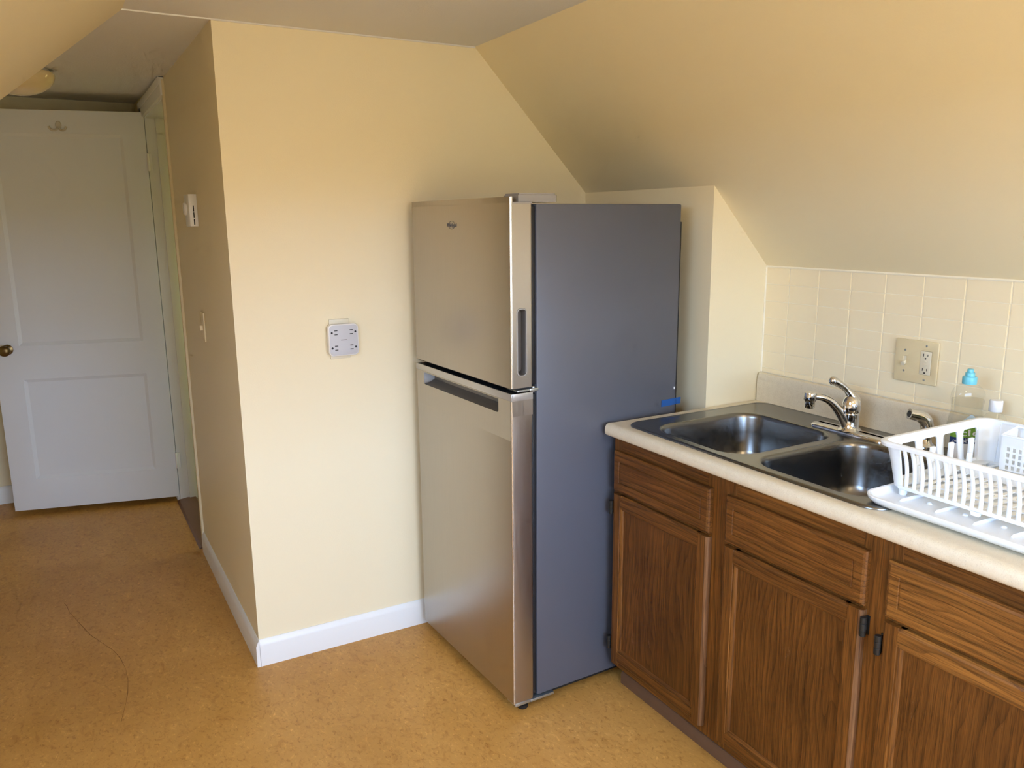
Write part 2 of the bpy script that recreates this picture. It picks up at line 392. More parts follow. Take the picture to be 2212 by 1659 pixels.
# walls
wb = struct('wall_back', bx(0.0, 1.8, 0.0, 0.11, 0, H+.05), PAINT)
wh = struct('wall_hall', box(box(box(B(), 0, .11, .11, 1.19, 0, 2.25), 0, .11, 2.0, YE, 0, 2.25), 0, .11, 1.19, 2.0, 2.085, 2.25), PAINT)
struct('wall_end', bx(XL, XBATH, YE, YE+.1, 0, 2.3), PAINT)
struct('wall_left', box(box(B(), -1.55, -1.45, YF, 0, 0, 1.5), XL-.1, XL, -.1, YE+.1, 0, 2.3), PAINT)
struct('wall_landing', bx(XL, -1.45, -.1, 0.0, 0, 2.3), PAINT)
struct('wall_alcove', prism(B(), [(XK, 0), (XS+.01, 0), (XS+.01, zr(XS+.01)+.02), (XK, ZK+.02)], 'Y', YB, 0.0), PAINT)
wr = struct('wall_right', bx(XW, 1.8, YF, YB, 0, zr(XW)+.01), GROUT)
wx0, wx1, wz0, wz1 = WIN1
bm = B(); box(bm, -1.55, wx0, YF-.12, YF, 0, 2.3); box(bm, wx1, 1.8, YF-.12, YF, 0, 2.3); box(bm, wx0, wx1, YF-.12, YF, 0, wz0); box(bm, wx0, wx1, YF-.12, YF, wz1, 2.3)
struct('wall_front', bm, PAINT)
wy0, wy1, vz0, vz1 = WIN2
bm = B(); box(bm, XBATH, XBATH+.12, 0, wy0, 0, 2.3); box(bm, XBATH, XBATH+.12, wy1, YE+.1, 0, 2.3); box(bm, XBATH, XBATH+.12, wy0, wy1, 0, vz0); box(bm, XBATH, XBATH+.12, wy0, wy1, vz1, 2.3)
struct('wall_bathroom', bm, BATHW)
struct('wall_bathroom_lining', box(box(B(), .11, XBATH, YE-.02, YE-.001, 0.004, 2.2), .11, XBATH, .111, .13, .004, 2.2), BATHW)
# windows
def window(name, a0, a1, z0, z1, axis, pos, glass=None):
    root = link(name, None); root['kind'] = 'structure'
    def q(u0, u1, w0, w1, d0, d1):
        return bx(u0, u1, pos+d0, pos+d1, w0, w1, bev=.003) if axis == 'x' else bx(pos+d0, pos+d1, u0, u1, w0, w1, bev=.003)
    zm = (z0+z1)/2
    for nm, u0, u1, w0, w1 in (('window_frame', a0, a0+.035, z0, z1), ('window_frame', a1-.035, a1, z0, z1), ('sash_rail', a0+.035, a1-.035, z0, z0+.045), ('sash_rail', a0+.035, a1-.035, z1-.04, z1), ('sash_rail', a0+.035, a1-.035, zm-.02, zm+.02)):
        obj(nm, q(u0, u1, w0, w1, -.03, .015), WHITE, root)
    for w0, w1 in ((z0+.04, zm-.015), (zm+.015, z1-.035)):
        obj('pane', q(a0+.03, a1-.03, w0, w1, -.008, -.004), glass or GLASS, root)
window('window_1', wx0, wx1, wz0, wz1, 'x', YF-.06)
window('window_2', wy0, wy1, vz0, vz1, 'y', XBATH+.06, clear('warming_tint_glass', (1.0, 0.86, 0.50)))  # tint added to the unseen panes to warm the daylight on the jamb

sk = link('fill_skylight', None); sk['kind'] = 'structure'  # added skylight, out of view, brightens counter, rack and tiles
def skm(xa, xb, ya, yb_, d0, d1):
    return prism(B(), [(xb, zl(xb)+d0), (xa, zl(xa)+d0), (xa, zl(xa)+d1), (xb, zl(xb)+d1)], 'Y', ya, yb_)
for xa, xb, ya, yb_ in ((SKX0, SKX0+.03, SKY0, SKY1), (SKX1-.03, SKX1, SKY0, SKY1), (SKX0+.03, SKX1-.03, SKY0, SKY0+.035), (SKX0+.03, SKX1-.03, SKY1-.035, SKY1)):
    obj('window_frame', skm(xa, xb, ya, yb_, .02, .12), WHITE, sk)
obj('pane', skm(SKX0+.028, SKX1-.028, SKY0+.033, SKY1-.033, .07, .075), GLASS, sk)

# backsplash tiles, each a part of the wall
TW, TH, T0, GV, GH = 0.1201, 0.0577, 0.1028, 0.0040, 0.0018
def tilemesh(w, h):
    bm = bx(0, .0075, -w/2, w/2, -h/2, h/2)
    es = [e for e in bm.edges if all(v.co.x < 1e-6 for v in e.verts)]
    bmesh.ops.bevel(bm, geom=es, offset=.0011, segments=2, affect='EDGES')
    me = bpy.data.meshes.new('tile'); bmesh.ops.recalc_face_normals(bm, faces=bm.faces); bm.to_mesh(me); bm.free(); finish(me, TILE); return me
cols = [(YB, YB-T0)] + [(YB-T0-i*TW, YB-T0-(i+1)*TW) for i in range(10)]
rows = [(ZS-i*TH, ZS-(i+1)*TH) for i in range(6)] + [(ZS-6*TH, 1.0134)]
cache = {}
for (ya, yb_) in cols:
    for (za, zb) in rows:
        w, h = ya-yb_-GV, za-zb-GH
        k = (round(w, 4), round(h, 4))
        if k not in cache: cache[k] = tilemesh(w, h)
        t = link('tile', cache[k], wr)
        t.location = (XS-.0004*random.random(), (ya+yb_)/2, (za+zb)/2)
obj('caulk_bead', tube(B(), [(XS-.001, YB-.003, zr(XS)-.003), (XS-.001, -2.6, zr(XS)-.003)], .004, 6), GROUT, wr)
obj('caulk_bead', tube(B(), [(XS-.001, YB-.002, 1.014), (XS-.001, YB-.002, ZS)], .0035, 6), GROUT, wr)

# baseboards
def bbprof(t=.013, h=.098): return [(0, 0), (-t, 0), (-t, h-.022), (-t+.003, h-.014), (-t+.006, h-.006), (-.003, h), (0, h)]
bm = prism(B(), [(p[0], p[1]) for p in bbprof()], 'X', -.001, 1.374)
struct('baseboard_back', bm, WHITE)
bm = prism(B(), bbprof(), 'Y', -.013, 1.163)
struct('baseboard_hall', bm, WHITE)
struct('baseboard_end', prism(B(), [(YE+p[0], p[1]) for p in bbprof(.014, .10)], 'X', XL, -.02), WHITE)
# door trim
struct('trim_1', bx(-.010, .001, 1.163, 1.192, 0, 2.14, bev=.002), PAINT)                     # corner strip on the near side of the doorway
struct('trim_2', bx(-.004, .114, 1.19, 1.205, .004, 2.085, bev=.001), WHITE)                   # near jamb
tj = struct('trim_3', bx(-.004, .114, 1.987, 2.002, .004, 2.085, bev=.001), WHITE)             # far jamb
obj('door_stop', bx(.045, .085, 1.976, 1.988, .004, 2.085, bev=.001), WHITE, tj)
struct('trim_4', bx(-.018, .0, 2.002, 2.075, 0, 2.14, bev=.003), WHITE)                        # far casing
bm = B(); box(bm, -.018, .0, 1.165, 2.075, 2.075, 2.150, bev=.003); box(bm, -.024, -.018, 1.165, 2.075, 2.118, 2.150, bev=.002)
struct('trim_5', bm, WHITE)                                                                     # head casing
struct('trim_6', bx(-.004, .114, 1.205, 1.987, 2.070, 2.085, bev=.001), WHITE)                  # head jamb
struct('trim_7', box(B(), .115, .133, 2.0, 2.07, .004, 2.14, bev=.003), BATHW)                  # bathroom side casing
struct('trim_8', prism(B(), [(-.022, 0), (-.012, .010), (.030, .016), (.075, .016), (.085, .006), (.085, 0)], 'Y', 1.205, 1.987), OAKT)   # threshold

# ------------------------------------------------------------------ hall door
dr = link('door_1', None); dr.location = (-.008, 1.984, 0); dr.rotation_euler = (0, 0, math.atan2(.194, -.8)); dr['kind'] = 'structure'
dr['label'] = 'white two-panel door standing open in the hall'
DW = .823; DZ0, DZ1 = .030, 2.099
pan = [(.108, .702, .922, 1.985), (.108, .702, .200, .742)]
mdoor = frame(Vector((0, -.0175, 0)), (1, 0, 0), (0, 0, 1))
leaf = plate([(0, DZ0), (DW, DZ0), (DW, DZ1), (0, DZ1)], [[(a, c), (b, c), (b, d), (a, d)] for a, b, c, d in pan], .035, .0015, mdoor)
obj('door_leaf', leaf, DOORW, dr, local=True)
for a, b, c, d in pan:
    bm = bx(a-.001, b+.001, -.028, -.010, c-.001, d+.001)
    po = obj('panel', bm, DOORW, dr, local=True)
    bm = B()   # sloped sticking around the panel
    i = .016
    o1 = [(a, 0, c), (b, 0, c), (b, 0, d), (a, 0, d)]
    q1 = [Vector((x, -.002, z)) for x, _, z in o1]
    q2 = [Vector((x+(i if x == a else -i), -.0101, z+(i if z == c else -i))) for x, _, z in o1]
    q3 = [Vector((x, -.0101, z)) for x, _, z in o1]
    rings(bm, [q3, q1, q2])
    obj('moulding', bm, DOORW, po, local=True, angle=15)
kn = B()
mk = frame(Vector((.757, 0, .905)), (1, 0, 0), (0, 0, 1)); mk = mk @ Matrix.Rotation(PI, 4, 'X')
lathe(kn, [(.0, 0), (.027, 0), (.027, .004), (.020, .007), (.011, .010), (.010, .030), (.017, .034), (.025, .041), (.0285, .050), (.027, .058), (.019, .065), (.008, .068), (0.0, .0685)], m=mk, cap0=False, cap1=False)
obj('knob', kn, BRASS, dr, local=True, label='round aged brass door knob')
hk = B()
lathe(hk, [(0, 0), (.013, 0), (.014, .003), (.011, .006), (0, .007)], c=(0, 0, 0), m=frame(Vector((.398, 0, 2.028)), (1, 0, 0), (0, 0, 1)) @ Matrix.Rotation(PI, 4, 'X') @ Matrix.Scale(1.35, 4, (0, 1, 0)), cap0=False, cap1=False)
for s in (-1, 1):
    tube(hk, bez((.398, .005, 2.016), (.398+s*.010, .014, 1.995), (.398+s*.034, .026, 1.995), (.398+s*.040, .026, 2.018), 10), [.0058]*8+[.005, .0052, .0062], 8)
obj('coat_hook', hk, HOOK, dr, local=True, label='small white double coat hook')
for z in (1.85, .24):
    bm = B(); lathe(bm, [(0, -.045), (.006, -.045), (.007, -.043), (.007, .043), (.006, .045), (0, .045)], c=(-.004, .004, z), seg=14, cap0=False, cap1=False)
    box(bm, -.022, -.003, -.002, .001, z-.044, z+.044)
    obj('hinge', bm, ADAPT2, dr, local=True)

# ------------------------------------------------------------------ refrigerator (local: x depth, y width away from camera, z up)
FR = thing('refrigerator', (0.629, -0.715, 0), 'tall stainless-fronted refrigerator with grey sides standing beside the sink cabinet', 'refrigerator', 0.0337)
FW = .6565
def fo(name, bm, mat, parent=FR, **k): return obj(name, bm, mat, parent, local=True, **k)
fo('body', bx(.088, .640, 0, FW, .045, 1.585, bev=.004), SIDE)
fo('rear_panel', bx(.6395, .655, .012, FW-.012, .06, 1.53, bev=.002), BLACK)
fo('base', bx(.10, .63, .03, FW-.03, .018, .046), BLACK)
fo('gasket', bx(.0735, .0885, .006, FW-.006, 1.062, 1.578, bev=.002), BLACK)
fo('gasket', bx(.0735, .0885, .006, FW-.006, .05, 1.034, bev=.002), BLACK)
# freezer door with a recessed grip in its near edge
zt0, zt1 = 1.058, 1.604
DD = .074
def slab_with_grip(z0, z1, gx0, gx1, gz0, gz1, depth):
    """door slab as a plate in xz with the side-face pocket built as its own ring walls"""
    bm = B()
    r = .006
    out = rrect(0, DD, 0, FW, r, 4)
    # horizontal cross section extruded in z; near face y=0 opened for the grip
    lo = [(x, y, z0) for x, y in out]; hi = [(x, y, z1) for x, y in out]
    rings(bm, [lo, hi], True, True)
    return bm
ZN = 1.588
fd_bm = slab_with_grip(zt0, ZN, 0, 0, 0, 0, 0)
fdoor = fo('freezer_door', fd_bm, FRONT)
# opening for the grip: cut with a boolean-free approach - rebuild the near face as a plate with a hole
bm = fdoor.data
b2 = B(); b2.from_mesh(bm)
near = [f_ for f_ in b2.faces if abs(f_.normal.y+1) < 1e-3]
for f_ in near: bmesh.ops.delete(b2, geom=[f_], context='FACES_ONLY')
b2.to_mesh(bm); b2.free(); finish(bm, FRONT)
mside = frame(Vector((0, 0, 0)), (1, 0, 0), (0, 0, 1))
gx0, gx1, gz0, gz1 = .0225, .0505, 1.096, 1.288
hole = rrect(gx0, gx1, gz0, gz1, .010, 5)
sp_ = plate([(.0058, zt0), (DD-.0058, zt0), (DD-.0058, ZN), (.0058, ZN)], [hole], .001, 0, frame(Vector((0, .0004, 0)), (1, 0, 0), (0, 0, 1)))
fo('edge_panel', sp_, FRONT, fdoor)
bm = B()
inner = rrect(gx0+.004, gx1-.003, gz0+.006, gz1-.006, .008, 5)
rings(bm, [[(x, -.0012, z) for x, z in rrect(gx0-.0035, gx1+.0035, gz0-.0035, gz1+.0035, .0125, 5)], [(x, -.0022, z) for x, z in rrect(gx0-.002, gx1+.002, gz0-.002, gz1+.002, .012, 5)],
           [(x, -.0012, z) for x, z in hole], [(x+.006, .030, z) for x, z in inner]], False, True)
fo('grip_recess', bm, POCKET, fdoor)
bm = B(); rings(bm, [[(x, 0.0005, z) for x, z in rrect(gx0-.004, gx1+.004, gz0-.004, gz1+.004, .0135, 5)], [(x, -.0026, z) for x, z in rrect(gx0-.003, gx1+.003, gz0-.003, gz1+.003, .013, 5)],
           [(x, -.0026, z) for x, z in rrect(gx0-.0005, gx1+.0005, gz0-.0005, gz1+.0005, .0105, 5)], [(x, .004, z) for x, z in hole]])
fo('grip_rim', bm, RIMG, fdoor)
fo('bright_edge', tube(B(), [(.0016, .0016, zt0+.001), (.0016, .0016, zt1-.001)], .0026, 8), EDGE, fdoor)
# badge
mb = frame(Vector((-.0006, .354, 1.526)), (0, -1, 0), (0, 0, 1))
fo('badge', text('Whirlpool', .066, .0012, mb, bold=.012), GREYTXT, fdoor, label='small dark maker badge')
bm = B()
pts = [Vector((-.0008, .354+.020*math.cos(a)-.004*math.sin(a), 1.526+.0125*math.sin(a)+.002*math.cos(a))) for a in [PI*2*(i/28) for i in range(2, 27)]]
tube(bm, pts, .0006, 6); fo('badge_ring', bm, GREYTXT, fdoor)
# top hinge cover and the cut-out tray
lipo = [(.0085, FW), (.006, FW), (.0025, FW-.0012), (0, FW-.006), (0, .006), (.0012, .0025), (.006, 0), (.0085, 0)]
fo('top_lip', prism(B(), lipo, 'Z', ZN-.0005, zt1), FRONT, fdoor)
fo('top_block', bx(.0085, DD, .115, FW, ZN-.0005, zt1), GREYP, fdoor)
fo('hinge_tray', bx(.009, DD-.001, -.0008, .114, ZN-.003, ZN+.0015), GREYP)
bm = prism(B(), [(.034, .010), (.060, .006), (.16, .006), (.166, .012), (.166, .100), (.150, .112), (.060, .112), (.034, .090)], 'Z', 1.5900, 1.614)
bmesh.ops.bevel(bm, geom=[e for e in bm.edges if all(v.co.z > 1.612 for v in e.verts)], offset=.005, segments=3, affect='EDGES')
fo('hinge_cover', bm, GREYP)
# lower door: front plate with a long pocket under a silver strip
zl0, zl1 = .040, 1.041
ld = B()
out = rrect(0, DD, 0, FW, .006, 4)
py0, py1, pz0, pz1 = .076, .594, .974, 1.0165
rings(ld, [[(x, y, zl0) for x, y in out], [(x, y, pz0) for x, y in out]], True, False)
ldoor = fo('fridge_door', ld, FRONT)
mf = frame(Vector((.0004, 0, 0)), (0, 1, 0), (0, 0, 1))
# solid behind, flush front panel with hole
b3 = B(); box(b3, .040, DD, 0.0005, FW-.0005, pz0-.0005, zl1-.001)
box(b3, .0008, .041, .0005, py0, pz0-.0005, zl1-.02); box(b3, .0008, .041, py1, FW-.0005, pz0-.0005, zl1-.02); box(b3, .004, .041, py0-.001, py1+.001, pz1, zl1-.001)
fo('door_core', b3, FRONT, ldoor)
fp = plate([(.0055, .9), (FW-.0055, .9), (FW-.0055, zl1-.021), (.0055, zl1-.021)], [[(py0+.008, pz0), (py1-.008, pz0), (py1-.002, pz0+.002), (py1, pz0+.008), (py1, pz1), (py0, pz1), (py0, pz0+.008), (py0+.002, pz0+.002)]], .0016, 0, mf)
fo('front_skin', fp, FRONT, ldoor)
bm = B()
op = [(py0, pz0+.006), (py0+.002, pz0+.002), (py0+.006, pz0), (py1-.006, pz0), (py1-.002, pz0+.002), (py1, pz0+.006), (py1, pz1+.002), (py0, pz1+.002)]
rings(bm, [[(-.0006, y, z) for y, z in op], [(.020, py0+(y-py0)*.975+.006, z+.006) for y, z in op], [(.036, py0+(y-py0)*.96+.010, z+(.016 if z < pz0+.01 else .0)) for y, z in op]], False, True)
fo('handle_pocket', bm, POCKET, ldoor)
fo('bright_edge', tube(B(), [(.0016, .0016, zl0+.001), (.0016, .0016, zl1-.022)], .0026, 8), EDGE, ldoor)
ts = B(); box(ts, -.0012, .0030, -.0012, FW+.001, zl1-.0205, zl1+.001, bev=.0012); box(ts, .0028, DD, -.0012, .0030, zl1-.0205, zl1+.001, bev=.0010)
fo('top_strip', ts, STRIP, ldoor)
fo('top_cap', bx(.0030, DD-.001, .0030, FW-.002, zl1-.006, zl1-.0005), BLACK, ldoor)
fo('bottom_cap', bx(.006, DD-.001, .004, FW-.004, zt0-.004, zt0+.0005), BLACK, fdoor)
# middle hinge, bottom bracket, foot
bm = B(); box(bm, .020, .062, -.001, .06, 1.0455, 1.0515, bev=.001); box(bm, .062, .092, -.004, .05, 1.044, 1.0535, bev=.002); lathe(bm, [(.006, 0), (.006, .016)], c=(.079, .006, 1.042), seg=12)
fo('middle_hinge', bm, GALV, label='bright zinc hinge between the doors')
bm = B(); box(bm, .004, .060, -.002, .05, .030, .040, bev=.001); box(bm, .060, .150, -.0035, .04, .030, .0385, bev=.001)
fo('bottom_bracket', bm, GALV)
for x, y in ((.035, .03), (.035, FW-.03), (.58, .03), (.58, FW-.03)):
    bm = B(); lathe(bm, [(.016, 0), (.018, .004), (.018, .012), (.008, .016), (.008, .034)], c=(x+.015, y, 0), seg=18)
    fo('foot', bm, BLACK)
# clear film scraps in the door seam, blue tape on the side
bm = B(); tube(bm, bez((.080, -.001, 1.335), (.086, -.006, 1.32), (.074, -.007, 1.305), (.082, -.002, 1.29), 8), [.0006, .0015, .001, .002, .001, .0015, .0008, .001, .0006], 5); fo('film_scrap', bm, PET)
bm = B(); box(bm, .578, .6425, -.0012, -.0002, .931, .953)
for v in bm.verts: v.co.z += (v.co.x-.578)*.03
box(bm, .6395, .662, -.0012, -.0002, .9335, .955)
fo('tape', bm, TAPE, label='strip of blue painter tape on the grey side')
bm = B(); box(bm, .630, .634, -.003, .001, .985, .994, bev=.0008); fo('clip', bm, ADAPT2)

# ------------------------------------------------------------------ base cabinets
XFR, XDR = 0.996, 0.979      # face frame front, door fronts
ZB, ZTOP = .086, .8755
def cab_door(cab, y0, y1, z0, z1, hinge_side, zh, worn=True, board=None):
    """y0 nearer the fridge (larger y)"""
    sw = .050
    yi0, yi1, zi0, zi1 = y0-sw, y1+sw, z0+sw, z1-sw
    d = obj('cabinet_door', bx(XDR+.009, XFR-.001, yi1-.006, yi0+.006, zi0-.006, zi1+.006), OAKP, cab)
    def member(name, y_a, y_b, za, zb, mat, outer):
        # profile across the member: thin lip at the outer edge, bead at the inner edge
        w = abs(y_b-y_a) if outer in 'LR' else abs(zb-za)
        prof = [(0, XFR-.0005), (0, XDR+.007), (.003, XDR+.003), (.008, XDR), (w-.013, XDR), (w-.012, XDR+.0022), (w-.008, XDR+.0018), (w-.003, XDR+.005), (w, XDR+.010), (w, XFR-.0005)]
        if outer == 'L': pts = [(x, y_a-u) for u, x in prof]; bm = prism(B(), pts, 'Z', za, zb)
        elif outer == 'R': pts = [(x, y_b+u) for u, x in prof]; bm = prism(B(), pts, 'Z', za, zb)
        elif outer == 'T': pts = [(x, zb-u) for u, x in prof]; bm = prism(B(), pts, 'Y', y_b, y_a)
        else: pts = [(x, za+u) for u, x in prof]; bm = prism(B(), pts, 'Y', y_b, y_a)
        # mitre the bead and lip: clip rail ends at 45 degrees where the profile turns
        o = obj(name, bm, mat, d, angle=20)
        if outer == 'R' and worn:          # lighter worn outer lip
            o.data.materials.append(OAKW); ly = y_b - wm(cab).translation.y
            for p in o.data.polygons:
                if abs(p.center.y-ly) < .0095: p.material_index = 1
        return o
    member('stile', y0, y0-sw, z0, z1, OAKV, 'L')
    member('stile', y1+sw, y1, z0, z1, OAKV, 'R')
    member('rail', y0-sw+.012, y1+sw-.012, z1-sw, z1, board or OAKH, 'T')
    member('rail', y0-sw+.012, y1+sw-.012, z0, z0+sw, OAKH, 'B')
    for z in zh:
        yy = y0+.003 if hinge_side == 'L' else y1-.003
        s = 1 if hinge_side == 'L' else -1
        bm = B()
        for k in range(3):
            a, b_ = z-.0225+.015*k, z-.0225+.015*(k+1)-.0004
            lathe(bm, [(0, a), (.0066, a), (.0072, a+.0008), (.0072, b_-.0008), (.0066, b_), (0, b_)], c=(XDR-.0005, yy+s*.003, 0), seg=12, cap0=False, cap1=False)
        box(bm, XDR+.002, XFR-.0005, yy+s*.001-.0012, yy+s*.001+.0012, z-.022, z+.022)
        box(bm, XFR-.0025, XFR+.001, min(yy, yy+s*.007), max(yy, yy+s*.007), z-.022, z+.022)
        obj('hinge', bm, IRON, d)
    return d
def drawer_front(cab, y0, y1, z0, z1, mat=None):
    bm = B()
    def ring(x, i): return [(x, y1+i, z0+i), (x, y0-i, z0+i), (x, y0-i, z1-i), (x, y1+i, z1-i)]
    rings(bm, [ring(XFR-.0005, 0), ring(XDR+.006, 0), ring(XDR+.0025, .003), ring(XDR, .008), ring(XDR, .029), ring(XDR+.003, .0305), ring(XDR+.003, .0325), ring(XDR+.0005, .034)], True, True)
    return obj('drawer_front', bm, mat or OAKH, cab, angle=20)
def cabinet(label, ya, yb_, doors, stiles, hz, board=None):
    cab = thing('base_cabinet', (1.3, (ya+yb_)/2, 0), label, 'cabinet')
    obj('side_panel', bx(XFR+.018, 1.60, ya-.016, ya-.0005, ZB, ZTOP), OAKV, cab)
    obj('side_panel', bx(XFR+.018, 1.60, yb_+.0005, yb_+.016, ZB, ZTOP), OAKV, cab)
    obj('bottom_panel', bx(XFR+.018, 1.60, yb_+.016, ya-.016, ZB, ZB+.016), OAKH, cab)
    for (a, b_) in stiles: obj('frame_stile', bx(XFR, XFR+.019, b_, a, ZB, ZTOP, bev=.0006, seg=1), OAKV, cab)
    for (s0, s1) in zip(stiles[:-1], stiles[1:]):
        for z0, z1 in ((ZB, .125), (.668, .715), (.812, ZTOP)):
            obj('frame_rail', bx(XFR+.0004, XFR+.0185, s1[0], s0[1], z0, z1), OAKH, cab)
    for (y0, y1, hs) in doors:
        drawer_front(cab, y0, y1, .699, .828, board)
        cab_door(cab, y0, y1, .114, .689, hs, hz[hs], board=board)
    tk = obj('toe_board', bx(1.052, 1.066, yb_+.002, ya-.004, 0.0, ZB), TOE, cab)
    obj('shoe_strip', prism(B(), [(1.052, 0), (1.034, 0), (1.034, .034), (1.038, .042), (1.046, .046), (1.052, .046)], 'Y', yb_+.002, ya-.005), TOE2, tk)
    return cab
C1 = cabinet('brown oak sink cabinet beside the refrigerator, under the double sink', -.728, -1.690,
        [(-.742, -1.173, 'L'), (-1.232, -1.660, 'R')], [(-.728, -.765), (-1.150, -1.255), (-1.640, -1.690)], {'L': (.64, .17), 'R': (.655, .15)})
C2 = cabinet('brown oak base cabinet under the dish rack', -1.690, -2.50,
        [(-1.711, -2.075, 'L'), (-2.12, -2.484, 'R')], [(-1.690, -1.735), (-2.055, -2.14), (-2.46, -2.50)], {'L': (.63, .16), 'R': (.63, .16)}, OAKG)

# ------------------------------------------------------------------ countertop
ZC = .914
CT = thing('countertop', (1.28, -1.6, .876), 'beige speckled laminate countertop with low backsplash above the oak cabinets', 'countertop')
XCF = .9565
HX0, HX1, HY0, HY1 = 1.012, 1.560, -1.650, -.785
# front nosing with rolled edge
prof = [(HX0, .914), (.992, .914), (.984, .9146), (.975, .9150), (.967, .9138), (.9605, .9095), (.957, .903), (.9562, .893), (.9575, .884), (.962, .8785), (.968, .8765), (HX0, .8765)]
bm = prism(B(), prof, 'Y', -2.52, -.727)
obj('front_edge', bm, LAM, CT, angle=40)
bm = B(); box(bm, HX0, 1.608, HY1, -.727, .8765, .914); obj('slab', bm, LAM, CT)
bm = B(); box(bm, HX0, 1.608, -2.52, HY0, .8765, .914); obj('slab', bm, LAM, CT)
bm = B(); box(bm, HX1, 1.608, HY0, HY1, .8765, .914); obj('slab', bm, LAM, CT)
bsp = [(1.607, .8765), (1.6265, .8765), (1.6265, 1.0125), (1.614, 1.0125), (1.6095, 1.0105), (1.6075, 1.006), (1.607, .990)]
bm = prism(B(), bsp, 'Y', -2.52, -.728)
bmesh.ops.bevel(bm, geom=[e for e in bm.edges if all(v.co.y > -.729 and v.co.x < 1.612 and v.co.z > .95 for v in e.verts)], offset=.004, segments=2, affect='EDGES')
obj('backsplash', bm, LAM, CT, angle=40)

# ------------------------------------------------------------------ sink
SK = thing('sink', (1.29, -1.22, .914), 'stainless steel double-bowl drop-in sink set into the beige countertop', 'sink')
bowls = [(1.028, 1.448, -1.218, -.845), (1.028, 1.448, -1.616, -1.247)]
RB = .085
def hole_pts(b, i=0): return rrect(b[0]+i, b[1]-i, b[2]+i, b[3]-i, max(RB-i*.6, .02), 8)
sx0, sx1, sy0, sy1 = .998, 1.588, -1.668, -.770
deck = plate(rrect(sx0+.006, sx1-.006, sy0+.006, sy1-.006, .045, 8), [hole_pts(b) for b in bowls], .002, 0, Matrix.Translation((0, 0, .9188)))
obj('deck', deck, STEEL, SK)
bm = B()
rings(bm, [[(x, y, .9143) for x, y in rrect(sx0, sx1, sy0, sy1, .050, 8)], [(x, y, .9175) for x, y in rrect(sx0, sx1, sy0, sy1, .050, 8)], [(x, y, .9205) for x, y in rrect(sx0+.004, sx1-.004, sy0+.004, sy1-.004, .047, 8)],
           [(x, y, .9212) for x, y in rrect(sx0+.008, sx1-.008, sy0+.008, sy1-.008, .044, 8)], [(x, y, .9198) for x, y in rrect(sx0+.013, sx1-.013, sy0+.013, sy1-.013, .040, 8)]])
obj('rim', bm, STEEL, SK, angle=60)
for b in bowls:
    bm = B(); rs = []
    lip = [(-.004, .9199), (.0, .9199), (.004, .9186), (.007, .915), (.009, .905), (.014, .86), (.022, .80), (.027, .785), (.036, .770), (.050, .760), (.070, .7555), (.11, .754)]
    for i, z in lip: rs.append([(x, y, z) for x, y in hole_pts(b, i)])
    cx, cy = (b[0]+b[1])/2, (b[2]+b[3])/2
    n = len(rs[0])
    ref = rs[-1]
    dr_ = [(cx+.045*math.cos(math.atan2(p[1]-cy, p[0]-cx)), cy+.045*math.sin(math.atan2(p[1]-cy, p[0]-cx)), .752) for p in ref]
    rs.append(dr_)
    rings(bm, rs, False, True)
    bo = obj('bowl', bm, STEEL, SK, angle=60)
    bm = B(); lathe(bm, [(0, .747), (.020, .747), (.036, .7525), (.043, .7545), (.045, .7535), (.045, .752)], c=(cx, cy, 0), seg=28, cap0=False, cap1=False)
    obj('drain', bm, CHROME, bo)

# ------------------------------------------------------------------ faucet
fc = Vector((1.490, -1.204))
FA = thing('faucet', (fc.x, fc.y, .920), 'chrome single-lever kitchen faucet behind the sink bowls', 'faucet')
ZF = .9195
bm = B()
yo0, yo1 = fc.y-.135, fc.y+.128
def plan(i): return rrect(fc.x-.030+i, fc.x+.030-i, yo0+i, yo1-i, .026-i*.5, 8)
rings(bm, [[(x, y, ZF) for x, y in plan(0)], [(x, y, ZF+.005) for x, y in plan(0)], [(x, y, ZF+.009) for x, y in plan(.004)], [(x, y, ZF+.0115) for x, y in plan(.011)], [(x, y, ZF+.012) for x, y in plan(.02)]], True, True)
obj('base_plate', bm, CHROME, FA, angle=60)
bm = B()
lathe(bm, [(.034, .010), (.032, .013), (.027, .016), (.0245, .020), (.024, .056), (.0245, .058), (.0245, .060), (.0235, .061), (.0235, .063), (.0258, .065), (.0270, .075), (.0262, .088), (.023, .101), (.017, .111), (.008, .117), (0, .1185)], c=(fc.x, fc.y, ZF), seg=40, cap1=False)
obj('body', bm, CHROME, FA, angle=50)
th = math.radians(152); dv = Vector((math.cos(th), math.sin(th), 0)); c3 = Vector((fc.x, fc.y, 0))
def fp3(u, z): return c3+dv*u+Vector((0, 0, z))
path = bez(fp3(.010, .944), fp3(.036, .992), fp3(.062, 1.034), fp3(.112, 1.030), 18)
bm = tube(B(), path, [.0185-.0070*(i/18) for i in range(19)], 18, sy=.86)
spo = obj('spout', bm, CHROME, FA, angle=60)
bm = B(); q = fp3(.122, 0); za = -.012
lathe(bm, [(0, 1.056+za), (.012, 1.056+za), (.0172, 1.0545+za), (.0182, 1.051+za), (.0182, 1.034+za), (.0170, 1.031+za), (.0142, 1.029+za), (.0140, 1.0275+za), (.0134, 1.010+za), (.0122, 1.0085+za), (.0105, 1.011+za), (0, 1.011+za)], c=(q.x, q.y, 0), seg=28, cap0=False, cap1=False)
obj('aerator', bm, CHROME, spo, angle=50)
path = bez(fp3(-.010, 1.014), fp3(.004, 1.036), fp3(.016, 1.056), fp3(.056, 1.076), 18)
rad = [.0215-.0105*min(1, i/10)+(.0035*max(0, (i-12)/6)) for i in range(19)]
bm = tube(B(), path, rad, 18, sy=.85)
